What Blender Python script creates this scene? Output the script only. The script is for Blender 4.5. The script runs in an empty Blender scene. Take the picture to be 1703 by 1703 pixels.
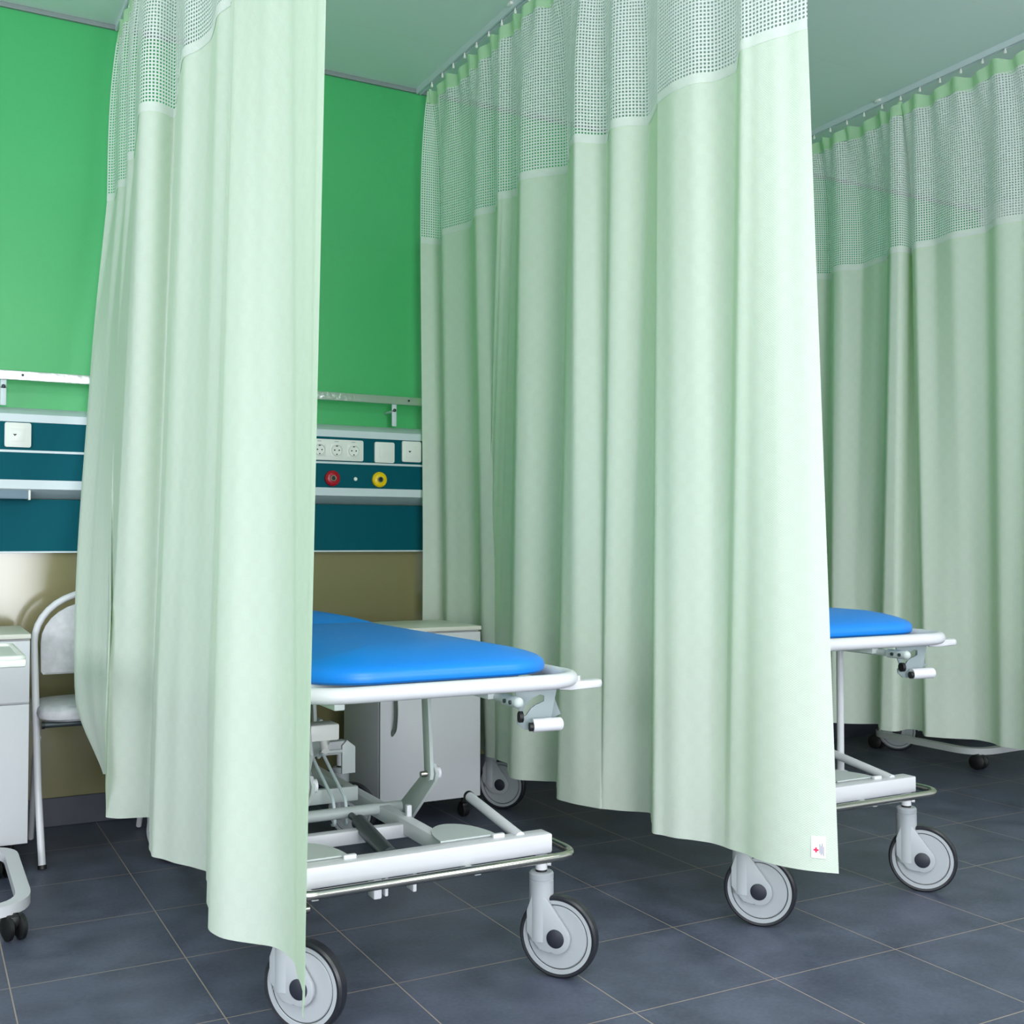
import bpy, bmesh, math, random
from mathutils import Vector, Matrix
random.seed(7)
PI = math.pi
scene = bpy.context.scene
COL = scene.collection

# ------------------------------------------------------------------ camera, world, lights, exposure
T = 0.4                                   # floor tile pitch in metres
FPX, YAW, PITCH, CH = 1842.0, math.radians(28.4), math.radians(1.65), 1.0306
cam_d = bpy.data.cameras.new('camera'); cam = bpy.data.objects.new('camera', cam_d); COL.objects.link(cam)
cam_d.sensor_width = 36.0; cam_d.sensor_fit = 'HORIZONTAL'; cam_d.lens = 36.0*FPX/1703.0
cam_d.clip_start = 0.05
cam.location = (0, 0, CH); cam.rotation_euler = (PI/2 + PITCH, 0, -YAW)
scene.camera = cam
vs = scene.view_settings
vs.view_transform = 'Standard'; vs.look = 'None'; vs.gamma = 1.0; vs.use_curve_mapping = False
vs.exposure = 0.22
w = bpy.data.worlds.new('world'); scene.world = w; w.use_nodes = True
w.node_tree.nodes['Background'].inputs[0].default_value = (0.75, 0.88, 1.0, 1)
w.node_tree.nodes['Background'].inputs[1].default_value = 0.5
def area(name, loc, rot, sx, sy, power, color):
    d = bpy.data.lights.new(name, 'AREA'); d.shape = 'RECTANGLE'; d.size = sx; d.size_y = sy
    d.energy = power; d.color = color
    o = bpy.data.objects.new(name, d); o.location = loc; o.rotation_euler = rot; COL.objects.link(o); return o
# daylight through the windows left of and behind the camera, and the two ceiling lights over the aisle
area('window_daylight_left', (-3.1, -0.6, 1.95), (0, math.radians(-106), 0), 1.6, 4.6, 175, (0.935, 0.963, 1.0))
area('glazed_door_daylight', (0.08, -3.4, 1.55), (math.radians(100), 0, 0), 1.95, 2.6, 200, (0.935, 0.963, 1.0))
area('window_daylight_right', (3.4, -3.4, 1.9), (math.radians(106), 0, 0), 2.4, 1.5, 85, (0.935, 0.963, 1.0))
area('ceiling_light_aisle', (0.6, -0.3, 2.97), (0, 0, 0), 0.9, 1.2, 45, (1.0, 0.98, 0.95))
area('ceiling_light_entry', (2.9, 0.0, 2.97), (0, 0, 0), 0.9, 1.2, 30, (1.0, 0.98, 0.95))

# ------------------------------------------------------------------ camera geometry used to lay the room out in metres
_F = Vector((math.sin(YAW)*math.cos(PITCH), math.cos(YAW)*math.cos(PITCH), math.sin(PITCH)))
_R = Vector((math.cos(YAW), -math.sin(YAW), 0))
_U = Vector((-math.sin(YAW)*math.sin(PITCH), -math.cos(YAW)*math.sin(PITCH), math.cos(PITCH)))
_C = Vector((0, 0, CH))
def ray(x, y): return _F + _R*((x-851.5)/FPX) + _U*((851.5-y)/FPX)
def at_z(x, y, z): d = ray(x, y); return _C + d*((z-CH)/d.z)
def at_y(x, y, Y): d = ray(x, y); return _C + d*(Y/d.y)

# ------------------------------------------------------------------ materials
def srgb(r, g, b):
    def f(c):
        c /= 255.0
        return c/12.92 if c <= 0.04045 else ((c+0.055)/1.055)**2.4
    return (f(r), f(g), f(b), 1)
def mat(name, col, rough=0.5, metal=0.0, noise=0.0, nscale=40, bump=0.0, coat=0.0, spec=0.5):
    m = bpy.data.materials.new(name); m.use_nodes = True; nt = m.node_tree; b = nt.nodes['Principled BSDF']
    b.inputs['Base Color'].default_value = col; b.inputs['Roughness'].default_value = rough; b.inputs['Metallic'].default_value = metal
    b.inputs['Specular IOR Level'].default_value = spec
    if coat: b.inputs['Coat Weight'].default_value = coat; b.inputs['Coat Roughness'].default_value = 0.15
    if noise or bump:
        tc = nt.nodes.new('ShaderNodeTexCoord'); n = nt.nodes.new('ShaderNodeTexNoise')
        n.inputs['Scale'].default_value = nscale; n.inputs['Detail'].default_value = 4
        nt.links.new(tc.outputs['Object'], n.inputs['Vector'])
        if noise:
            mx = nt.nodes.new('ShaderNodeMix'); mx.data_type = 'RGBA'
            mx.inputs[6].default_value = tuple(c*(1-noise) for c in col[:3]) + (1,)
            mx.inputs[7].default_value = tuple(min(1, c*(1+noise)) for c in col[:3]) + (1,)
            nt.links.new(n.outputs['Fac'], mx.inputs[0]); nt.links.new(mx.outputs[2], b.inputs['Base Color'])
        if bump:
            bp = nt.nodes.new('ShaderNodeBump'); bp.inputs['Strength'].default_value = bump; bp.inputs['Distance'].default_value = 0.002
            nt.links.new(n.outputs['Fac'], bp.inputs['Height']); nt.links.new(bp.outputs['Normal'], b.inputs['Normal'])
    return m
class N:
    def __init__(s, m): s.nt = m.node_tree
    def m(s, op, a, b=None, c=None):
        n = s.nt.nodes.new('ShaderNodeMath'); n.operation = op
        for i, v in enumerate((a, b, c)):
            if v is None: continue
            if isinstance(v, (int, float)): n.inputs[i].default_value = v
            else: s.nt.links.new(v, n.inputs[i])
        return n.outputs[0]
    def mix(s, f, a, b):
        n = s.nt.nodes.new('ShaderNodeMix'); n.data_type = 'RGBA'
        for i, v in ((0, f), (6, a), (7, b)):
            if isinstance(v, (int, float, tuple)): n.inputs[i].default_value = v
            else: s.nt.links.new(v, n.inputs[i])
        return n.outputs[2]
    def noise(s, vec, scale, detail=4):
        n = s.nt.nodes.new('ShaderNodeTexNoise'); n.inputs['Scale'].default_value = scale; n.inputs['Detail'].default_value = detail
        s.nt.links.new(vec, n.inputs['Vector']); return n.outputs['Fac']

def floor_mat():
    m = mat('slate_floor_tile', (0.1, 0.1, 0.1, 1), 0.42); q = N(m); nt = m.node_tree; b = nt.nodes['Principled BSDF']
    tc = nt.nodes.new('ShaderNodeTexCoord'); sp = nt.nodes.new('ShaderNodeSeparateXYZ'); nt.links.new(tc.outputs['Object'], sp.inputs[0])
    def line(c, off):
        u = q.m('FRACT', q.m('ADD', q.m('DIVIDE', q.m('SUBTRACT', c, off), T), 0.5))
        return q.m('LESS_THAN', q.m('ABSOLUTE', q.m('SUBTRACT', u, 0.5)), 0.0015/T)
    g = q.m('MAXIMUM', line(sp.outputs[0], 0.5301*T), line(sp.outputs[1], 9.1034*T))
    n1 = q.noise(tc.outputs['Object'], 7, 6); n2 = q.noise(tc.outputs['Object'], 90, 3)
    f = q.m('ADD', q.m('MULTIPLY', n1, 0.7), q.m('MULTIPLY', n2, 0.3))
    f = q.m('MULTIPLY', q.m('SUBTRACT', f, 0.3), 2.2)
    tile = q.mix(f, srgb(60, 65, 82), srgb(98, 103, 124))
    c = q.mix(g, tile, srgb(158, 142, 132))
    nt.links.new(c, b.inputs['Base Color'])
    nt.links.new(q.m('ADD', 0.36, q.m('MULTIPLY', n1, 0.2)), b.inputs['Roughness'])
    bp = nt.nodes.new('ShaderNodeBump'); bp.inputs['Strength'].default_value = 0.15; bp.inputs['Distance'].default_value = 0.002
    nt.links.new(n2, bp.inputs['Height']); nt.links.new(bp.outputs['Normal'], b.inputs['Normal'])
    return m
def ceiling_mat():
    m = mat('ceiling_panel', (0.5, 0.5, 0.5, 1), 0.6); q = N(m); nt = m.node_tree; b = nt.nodes['Principled BSDF']
    tc = nt.nodes.new('ShaderNodeTexCoord'); sp = nt.nodes.new('ShaderNodeSeparateXYZ'); nt.links.new(tc.outputs['Object'], sp.inputs[0])
    u = q.m('FRACT', q.m('ADD', q.m('DIVIDE', q.m('SUBTRACT', sp.outputs[1], 3.314), 0.62), 0.5))
    g = q.m('LESS_THAN', q.m('ABSOLUTE', q.m('SUBTRACT', u, 0.5)), 0.004)
    base = srgb(214, 232, 226)
    nt.links.new(q.mix(q.m('MULTIPLY', g, 0.35), base, srgb(214, 222, 196)), b.inputs['Base Color'])
    return m
def cloth_mat(name, col, tcol, tw, bump=0.25):
    """woven polyester: a diffuse face, some light through the cloth, a fine checked weave"""
    m = bpy.data.materials.new(name); m.use_nodes = True; nt = m.node_tree; q = N(m)
    for n in list(nt.nodes): nt.nodes.remove(n)
    out = nt.nodes.new('ShaderNodeOutputMaterial')
    uv = nt.nodes.new('ShaderNodeUVMap'); sp = nt.nodes.new('ShaderNodeSeparateXYZ'); nt.links.new(uv.outputs[0], sp.inputs[0])
    su = q.m('SINE', q.m('MULTIPLY', sp.outputs[0], 2*PI/0.006)); sv = q.m('SINE', q.m('MULTIPLY', sp.outputs[1], 2*PI/0.006))
    weave = q.m('MULTIPLY', su, sv)
    ck = q.m('MULTIPLY', q.m('SINE', q.m('MULTIPLY', sp.outputs[0], 2*PI/0.06)), q.m('SINE', q.m('MULTIPLY', sp.outputs[1], 2*PI/0.06)))
    ck = q.m('MULTIPLY_ADD', q.m('SIGN', ck), 0.008, 0.992)
    bp = nt.nodes.new('ShaderNodeBump'); bp.inputs['Strength'].default_value = bump; bp.inputs['Distance'].default_value = 0.001
    nt.links.new(weave, bp.inputs['Height'])
    vm = nt.nodes.new('ShaderNodeVectorMath'); vm.operation = 'SCALE'; vm.inputs[0].default_value = col[:3]; nt.links.new(ck, vm.inputs['Scale'])
    d = nt.nodes.new('ShaderNodeBsdfDiffuse'); nt.links.new(vm.outputs[0], d.inputs[0]); nt.links.new(bp.outputs[0], d.inputs['Normal'])
    t = nt.nodes.new('ShaderNodeBsdfTranslucent'); t.inputs[0].default_value = tcol
    mx = nt.nodes.new('ShaderNodeMixShader'); mx.inputs[0].default_value = tw
    nt.links.new(d.outputs[0], mx.inputs[1]); nt.links.new(t.outputs[0], mx.inputs[2]); nt.links.new(mx.outputs[0], out.inputs[0])
    return m
def net_mat():
    m = bpy.data.materials.new('white_net'); m.use_nodes = True; nt = m.node_tree; q = N(m)
    for n in list(nt.nodes): nt.nodes.remove(n)
    out = nt.nodes.new('ShaderNodeOutputMaterial')
    uv = nt.nodes.new('ShaderNodeUVMap'); sp = nt.nodes.new('ShaderNodeSeparateXYZ'); nt.links.new(uv.outputs[0], sp.inputs[0])
    def ln(c): return q.m('LESS_THAN', q.m('FRACT', q.m('DIVIDE', c, 0.0105)), 0.45)
    g = q.m('MAXIMUM', ln(sp.outputs[0]), ln(sp.outputs[1]))
    d = nt.nodes.new('ShaderNodeBsdfDiffuse'); d.inputs[0].default_value = srgb(246, 248, 247)
    t = nt.nodes.new('ShaderNodeBsdfTranslucent'); t.inputs[0].default_value = srgb(225, 235, 228)
    mx = nt.nodes.new('ShaderNodeMixShader'); mx.inputs[0].default_value = 0.35
    nt.links.new(d.outputs[0], mx.inputs[1]); nt.links.new(t.outputs[0], mx.inputs[2])
    tr = nt.nodes.new('ShaderNodeBsdfTransparent'); m2 = nt.nodes.new('ShaderNodeMixShader')
    nt.links.new(g, m2.inputs[0]); nt.links.new(tr.outputs[0], m2.inputs[1]); nt.links.new(mx.outputs[0], m2.inputs[2])
    nt.links.new(m2.outputs[0], out.inputs[0])
    return m
M = dict(
    floor=floor_mat(), ceiling=ceiling_mat(),
    green=mat('green_wall_paint', srgb(70, 176, 106), 0.40, noise=0.03, nscale=120),
    beige=mat('beige_gloss_panel', srgb(134, 126, 92), 0.12, spec=0.7),
    skirting=mat('dark_skirting_tile', srgb(62, 64, 78), 0.45, noise=0.15, nscale=20),
    smoky=mat('smoky_light_cover', srgb(128, 146, 164), 0.3),
    bracket=mat('grey_painted_steel', srgb(138, 150, 153), 0.4),
    plain=mat('pale_wall_paint', srgb(226, 228, 228), 0.6),
    trim=mat('grey_cornice', srgb(132, 142, 142), 0.5),
    cloth=cloth_mat('pale_green_curtain_cloth', srgb(231, 238, 230), srgb(158, 226, 122), 0.26),
    heading=cloth_mat('green_heading_tape', srgb(206, 238, 204), srgb(160, 222, 145), 0.35),
    tape=cloth_mat('white_seam_tape', srgb(236, 242, 236), srgb(220, 236, 220), 0.25),
    net=net_mat(),
    white=mat('white_powder_coat', srgb(212, 211, 217), 0.32, bump=0.03, nscale=300),
    greywhite=mat('grey_white_metal', srgb(186, 193, 192), 0.38),
    chrome=mat('polished_steel', srgb(186, 183, 174), 0.18, 1.0),
    alu=mat('satin_aluminium', srgb(206, 216, 222), 0.4, 0.0),
    foil=mat('hammered_steel', srgb(214, 216, 216), 0.28, 0.85, bump=1.0, nscale=55),
    teal=mat('teal_laminate', srgb(0, 84, 98), 0.6, spec=0.1),
    plastic=mat('white_plastic', srgb(232, 232, 228), 0.35),
    castgrey=mat('grey_caster_plastic', srgb(166, 169, 175), 0.45, bump=0.05, nscale=400),
    tyre=mat('black_tyre', srgb(34, 35, 42), 0.35),
    hub=mat('dark_hub_cap', srgb(38, 40, 52), 0.45),
    black=mat('black_plastic', srgb(16, 16, 18), 0.5),
    dark=mat('dark_grey_steel', srgb(60, 68, 72), 0.4, 0.3),
    blue=mat('blue_vinyl', srgb(8, 128, 226), 0.38, bump=0.12, nscale=500),
    laminate=mat('white_laminate', srgb(214, 214, 220), 0.45, noise=0.02, nscale=200),
    laminate_top=mat('pale_laminate_top', srgb(222, 220, 210), 0.4),
    greyfab=mat('speckled_grey_upholstery', srgb(196, 194, 200), 0.8, noise=0.22, nscale=45, bump=0.3),
    red=mat('red_plastic', srgb(172, 18, 40), 0.35),
    yellow=mat('yellow_plastic', srgb(238, 200, 8), 0.35),
    labelw=mat('white_label_satin', srgb(232, 228, 240), 0.6),
    crossred=mat('red_print', srgb(226, 40, 84), 0.6),
    print=mat('grey_print', srgb(150, 148, 164), 0.6),
    handle=mat('dull_metal_handle', srgb(120, 128, 122), 0.35, 0.7),
)

# ------------------------------------------------------------------ mesh helpers
def V(*a): return Vector(a)
class MB:
    def __init__(s): s.bm = bmesh.new()
    def box(s, a, b, bevel=0.0, seg=2, rot=None):
        a, b = Vector(a), Vector(b); c = (a+b)/2; d = b-a
        r = bmesh.ops.create_cube(s.bm, size=1.0); vs_ = r['verts']
        for v in vs_: v.co = V(v.co.x*d.x, v.co.y*d.y, v.co.z*d.z)
        if bevel:
            es = list({e for v in vs_ for e in v.link_edges})
            r2 = bmesh.ops.bevel(s.bm, geom=es, offset=bevel, segments=seg, profile=0.5, affect='EDGES')
            vs_ = list({v for f in r2['faces'] for v in f.verts} | {v for v in vs_ if v.is_valid})
        m = Matrix.Translation(c) @ (rot.to_4x4() if rot else Matrix())
        for v in vs_: v.co = m @ v.co
        return s
    def rings(s, rings, close_u=True, caps=True):
        vv = [[s.bm.verts.new(p) for p in r] for r in rings]
        n = len(vv[0])
        for a, b in zip(vv, vv[1:]):
            for i in range(n if close_u else n-1):
                j = (i+1) % n
                s.bm.faces.new((a[i], a[j], b[j], b[i]))
        if caps:
            s.bm.faces.new(list(reversed(vv[0]))); s.bm.faces.new(vv[-1])
        return s
    def tube(s, path, r, seg=12, closed=False, caps=True, flat=None):
        P = [Vector(p) for p in path]; n = len(P)
        tang = []
        for i in range(n):
            if closed: t = P[(i+1) % n]-P[i-1]
            else: t = P[min(i+1, n-1)]-P[max(i-1, 0)]
            tang.append(t.normalized())
        up = V(0, 0, 1) if abs(tang[0].z) < 0.9 else V(0, 1, 0)
        x = tang[0].cross(up).normalized(); rings = []
        for i in range(n):
            t = tang[i]; x = (x - t*x.dot(t)).normalized(); y = t.cross(x)
            rr = r[i] if isinstance(r, (list, tuple)) else r
            if flat: rings.append([P[i] + x*(flat[0]*sx) + y*(flat[1]*sy) for sx, sy in ((-1, -1), (1, -1), (1, 1), (-1, 1))])
            else: rings.append([P[i] + x*(rr*math.cos(2*PI*k/seg)) + y*(rr*math.sin(2*PI*k/seg)) for k in range(seg)])
        if closed: rings.append(rings[0]); 
        if closed:
            vv = [[s.bm.verts.new(p) for p in q] for q in rings[:-1]]; vv.append(vv[0]); m = len(rings[0])
            for a, b in zip(vv, vv[1:]):
                for i in range(m): j = (i+1) % m; s.bm.faces.new((a[i], a[j], b[j], b[i]))
        else: s.rings(rings, True, caps)
        return s
    def cyl(s, p0, p1, r, seg=20): return s.tube([p0, p1], r, seg)
    def lathe(s, prof, origin, axis, seg=40, closed=False):
        """prof: (radius, along) pairs turned about axis"""
        ax = Vector(axis).normalized(); up = V(0, 0, 1) if abs(ax.z) < 0.9 else V(1, 0, 0)
        x = ax.cross(up).normalized(); y = ax.cross(x); o = Vector(origin)
        rings = [[o + ax*h + (x*math.cos(2*PI*k/seg) + y*math.sin(2*PI*k/seg))*max(r, 1e-5) for k in range(seg)] for r, h in prof]
        if closed: rings.append(rings[0])
        return s.rings(rings, True, not closed)
    def prism(s, poly, org, ex, ey, thick, bevel=0.0):
        """extruded outline: poly in the plane (ex, ey), thickness along ex x ey, centred"""
        ex, ey = Vector(ex).normalized(), Vector(ey).normalized(); n = ex.cross(ey); o = Vector(org)
        a = [s.bm.verts.new(o+ex*x+ey*y-n*thick/2) for x, y in poly]; b = [s.bm.verts.new(o+ex*x+ey*y+n*thick/2) for x, y in poly]
        k = len(poly); fs = []
        for i in range(k): j = (i+1) % k; fs.append(s.bm.faces.new((a[i], a[j], b[j], b[i])))
        f1 = s.bm.faces.new(list(reversed(a))); f2 = s.bm.faces.new(b)
        if bevel:
            es = list(f1.edges)+list(f2.edges)
            bmesh.ops.bevel(s.bm, geom=es, offset=bevel, segments=2, profile=0.5, affect='EDGES')
        return s
    def sphere(s, c, r, sc=(1, 1, 1)):
        q = bmesh.ops.create_uvsphere(s.bm, u_segments=24, v_segments=14, radius=r)
        for v in q['verts']: v.co = V(v.co.x*sc[0], v.co.y*sc[1], v.co.z*sc[2]) + Vector(c)
        return s
    def obj(s, name, m, parent=None, smooth=True, angle=35):
        bmesh.ops.remove_doubles(s.bm, verts=s.bm.verts, dist=1e-6)
        bmesh.ops.recalc_face_normals(s.bm, faces=s.bm.faces)
        me = bpy.data.meshes.new(name); 
        if smooth:
            for f in s.bm.faces: f.smooth = True
            for e in s.bm.edges:
                if len(e.link_faces) == 2 and e.calc_face_angle(0) > math.radians(angle): e.smooth = False
        s.bm.to_mesh(me); s.bm.free(); me.materials.append(m)
        o = bpy.data.objects.new(name, me); COL.objects.link(o)
        if parent: o.parent = parent
        return o
def fillet(pts, r, n=6, closed=False):
    P = [Vector(p) for p in pts]; out = []; k = len(P)
    for i in range(k):
        if not closed and i in (0, k-1): out.append(P[i]); continue
        a, b, c = P[i-1], P[i], P[(i+1) % k]
        rr = r[i] if isinstance(r, (list, tuple)) else r
        d1 = (a-b); d2 = (c-b); q = min(rr, d1.length*0.49, d2.length*0.49)
        p1 = b+d1.normalized()*q; p2 = b+d2.normalized()*q
        for j in range(n+1):
            t = j/n; out.append(p1*(1-t)**2 + b*2*t*(1-t) + p2*t*t)
    return out
def rrect(x0, x1, y0, y1, r, n=6):
    out = []
    for cx, cy, a0 in ((x1-r, y1-r, 0), (x0+r, y1-r, 90), (x0+r, y0+r, 180), (x1-r, y0+r, 270)):
        for j in range(n+1): a = math.radians(a0+90*j/n); out.append((cx+r*math.cos(a), cy+r*math.sin(a)))
    return out
def thing(name, label, cat, loc=(0, 0, 0), rz=0.0, group=None):
    o = bpy.data.objects.new(name, None); COL.objects.link(o); o.empty_display_size = 0.05
    o.location = loc; o.rotation_euler = (0, 0, rz); o['label'] = label; o['category'] = cat
    if group: o['group'] = group
    return o
def tag(o, label, cat, group=None):
    o['label'] = label; o['category'] = cat
    if group: o['group'] = group
    return o
def struct(o): o['kind'] = 'structure'; return o
def kids(o): return [c for c in bpy.data.objects if c.parent == o]
def copy_tree(o, parent=None):
    c = o.copy(); COL.objects.link(c); c.parent = parent
    for ch in kids(o): copy_tree(ch, c)
    return c

# ------------------------------------------------------------------ the room
XL, XR, YF, YB, ZC = -3.2, 5.5, -3.5, 4.38, 3.0
struct(MB().box((XL, YF, -0.1), (XR, YB+0.1, 0)).obj('floor', M['floor'], smooth=False))
struct(MB().box((XL, YF, ZC), (XR, YB+0.1, ZC+0.1)).obj('ceiling', M['ceiling'], smooth=False))
struct(MB().box((XL, YB, 1.0), (XR, YB+0.1, ZC)).obj('wall_back', M['green'], smooth=False))
lower = MB().box((XL, YB, 0), (XR, YB+0.1, 1.0)).obj('wall_back_lower', M['beige'], smooth=False); struct(lower)
struct(MB().box((XR, YF, 0), (XR+0.1, YB+0.1, ZC)).obj('wall_right', M['plain'], smooth=False))
struct(MB().box((XL-0.1, YF, 0), (XL, YB+0.1, ZC)).obj('wall_left', M['plain'], smooth=False))
struct(MB().box((XL, YF-0.1, 0), (XR, YF, ZC)).obj('wall_front', M['plain'], smooth=False))
struct(MB().box((XL, YB-0.012, 0), (XR, YB, 0.105), 0.003).obj('baseboard_back', M['skirting'], smooth=False))
struct(MB().box((XL, YB-0.014, ZC-0.018), (XR, YB, ZC), 0.003).obj('trim_1', M['trim'], smooth=False))

# ------------------------------------------------------------------ bed head service panel and equipment rail
def head_unit():
    t = thing('bed_head_unit', 'teal and aluminium bed head service panel running along the back wall', 'service panel', (0, YB, 0))
    x0, x1 = -1.6, 3.55
    def prof(poly, name, m, a=x0, b=x1):
        return MB().prism(poly, ((a+b)/2, 0, 0), (0, 1, 0), (0, 0, 1), b-a, 0.002).obj(name, m, t)
    Y = -0.10
    prof([(Y+0.002, 1.258), (Y+0.03, 1.258), (Y+0.03, 1.464), (Y+0.002, 1.464)], 'front_panel', M['teal'])
    prof([(0, 1.464), (Y, 1.464), (Y, 1.492), (Y+0.05, 1.519), (0, 1.519)], 'top_profile', M['alu'])
    prof([(Y, 1.226), (Y, 1.258), (0, 1.258), (0, 1.194), (Y+0.075, 1.194)], 'bottom_profile', M['alu'])
    prof([(Y-0.003, 1.355), (Y+0.01, 1.355), (Y+0.01, 1.3635), (Y-0.003, 1.3635)], 'divider_strip', M['alu'])
    prof([(-0.03, 1.004), (0, 1.004), (0, 1.192), (-0.03, 1.192)], 'lower_panel', M['teal'])
    prof([(-0.033, 0.998), (0, 0.998), (0, 1.004), (-0.033, 1.004)], 'edge_strip', M['alu'])
    lm = MB().box((-0.6, Y+0.012, 1.190), (0.368, -0.04, 1.224), 0.004).obj('reading_light', M['smoky'], t)
    MB().box((0.360, Y+0.009, 1.187), (0.368, -0.038, 1.226), 0.002).obj('end_cap', M['plastic'], lm)
    def plate(name, a, b, z0, z1):
        return MB().prism(rrect(a, b, z0, z1, 0.006), (0, Y-0.003, 0), (1, 0, 0), (0, 0, 1), 0.010, 0.002).obj(name, M['plastic'], t)
    def data(a):
        p = plate('data_outlet', a, a+0.086, 1.373, 1.460)
        MB().prism(rrect(a+0.02, a+0.066, 1.392, 1.440, 0.003), (0, Y-0.008, 0), (1, 0, 0), (0, 0, 1), 0.004, 0.001).obj('insert', M['plastic'], p)
        MB().prism([(a+0.026, 1.419), (a+0.033, 1.412), (a+0.040, 1.419)], (0, Y-0.0105, 0), (1, 0, 0), (0, 0, 1), 0.002).obj('port', M['black'], p)
    data(0.279); data(1.79)
    p = plate('blank_plate', 1.668, 1.755, 1.366, 1.451)
    MB().prism(rrect(1.690, 1.733, 1.388, 1.431, 0.003), (0, Y-0.008, 0), (1, 0, 0), (0, 0, 1), 0.004, 0.001).obj('insert', M['plastic'], p)
    p = plate('triple_socket', 1.390, 1.618, 1.368, 1.453)
    for k in range(3):
        c = 1.431 + k*0.0725; z = 1.4095
        MB().prism(rrect(c-0.027, c+0.027, z-0.027, z+0.027, 0.004), (0, Y-0.0085, 0), (1, 0, 0), (0, 0, 1), 0.002, 0.0006).obj('socket', M['plastic'], p)
        # round well of the outlet, its pins and its earth clips
        so = MB().lathe([(0.0235, 0.0), (0.0232, 0.006), (0.0205, 0.0075), (0.0195, 0.0025), (0.0, 0.0025)], (c, Y-0.0085, z), (0, -1, 0), 32).obj('socket_well', M['plastic'], p)
        d = MB()
        for dx in (-0.0095, 0.0095): d.cyl((c+dx, Y-0.006, z), (c+dx, Y-0.0118, z), 0.003, 12)
        d.box((c-0.004, Y-0.012, z+0.0145), (c+0.004, Y-0.006, z+0.0185)).box((c-0.003, Y-0.012, z-0.0185), (c+0.003, Y-0.006, z-0.0145))
        d.obj('contacts', M['black'], p)
        MB().box((c-0.009, Y-0.009, 1.4435), (c+0.007, Y-0.0078, 1.4455)).obj('marking', M['print'], p)
    for x, m, nm in ((1.487, 'red', 'red gas outlet'), (1.690, 'yellow', 'yellow gas outlet')):
        z = 1.2955
        g = MB().lathe([(0.0, 0.0), (0.031, 0.0), (0.0325, 0.006), (0.031, 0.014), (0.026, 0.018), (0.024, 0.016), (0.018, 0.019), (0.012, 0.019), (0.012, 0.014), (0.0, 0.014)], (x, Y+0.004, z), (0, -1, 0)).obj('gas_outlet', M[m], t)
        g['label'] = nm
        MB().lathe([(0.0115, 0.0), (0.0115, 0.020), (0.0085, 0.020), (0.0075, 0.006), (0.0, 0.006)], (x, Y, z), (0, -1, 0), 24).obj('port_ring', M['chrome'], g)
        MB().cyl((x, Y-0.005, z), (x, Y-0.0145, z), 0.0075, 20).obj('port', M['black'], g)
    MB().lathe([(0.0, 0), (0.008, 0), (0.007, 0.004), (0.0, 0.005)], (1.5875, Y+0.001, 1.2955), (0, -1, 0), 20).obj('screw', M['plastic'], t)
    return t
head_unit()
def equipment_rail():
    t = thing('equipment_rail', 'bright flat steel equipment rail on the green wall above the service panel', 'wall rail', (0, YB, 1.6))
    MB().box((-1.6, -0.105, 0.012), (3.5, -0.093, 0.045), 0.002).obj('bar', M['foil'], t)
    for x in (-0.98, 0.274, 1.76, 2.9):
        b = MB().box((x-0.010, -0.093, -0.079), (x+0.010, -0.086, 0.04), 0.002).box((x-0.010, -0.093, -0.02), (x+0.010, 0, -0.012), 0.002)
        b = b.obj('bracket', M['alu'], t)
        MB().sphere((x, -0.096, -0.012), 0.007, (1, 0.6, 1)).obj('bolt', M['dark'], b)
    for x in (0.335, 1.82): MB().sphere((x, -0.106, 0.03), 0.005, (1, 0.4, 1)).obj('screw', M['dark'], t)
equipment_rail()

# ------------------------------------------------------------------ privacy curtains
ZB = 2.30
def resample(P, n):
    P = [Vector(p) for p in P]; L = [0]
    for a, b in zip(P, P[1:]): L.append(L[-1]+(b-a).length)
    out = []
    for k in range(n):
        s = L[-1]*k/(n-1); i = 0
        while i < len(L)-2 and L[i+1] < s: i += 1
        t = (s-L[i])/max(1e-9, L[i+1]-L[i]); out.append(P[i].lerp(P[i+1], t))
    return out
def smooth_cols(cols, passes=2):
    for _ in range(passes):
        new = [c[:] for c in cols]
        for i in range(1, len(cols)-1):
            for k in range(len(cols[i])): new[i][k] = cols[i-1][k]*0.25 + cols[i][k]*0.5 + cols[i+1][k]*0.25
        cols = new
    return cols
def interp(keys, z):
    """keys: list of points with falling z; monotone smooth interpolation of x, y over z"""
    if z >= keys[0].z:
        return V(keys[0].x, keys[0].y, z)
    for i in range(len(keys)-1):
        a, b = keys[i], keys[i+1]
        if z >= b.z - 1e-9:
            h = max(1e-6, a.z-b.z); t = (a.z-z)/h
            def sl(j):
                if j <= 0 or j >= len(keys)-1: return None
                p, q = keys[j-1], keys[j+1]; d = max(1e-6, p.z-q.z); return V((q.x-p.x)/d, (q.y-p.y)/d, 0)
            lin = V((b.x-a.x)/h, (b.y-a.y)/h, 0)
            m0 = sl(i) or lin; m1 = sl(i+1) or lin
            t2, t3 = t*t, t*t*t
            r = a*(2*t3-3*t2+1) + m0*h*(t3-2*t2+t) + b*(-2*t3+3*t2) + m1*h*(t3-t2)
            return V(r.x, r.y, z)
    return V(keys[-1].x, keys[-1].y, z)
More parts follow.
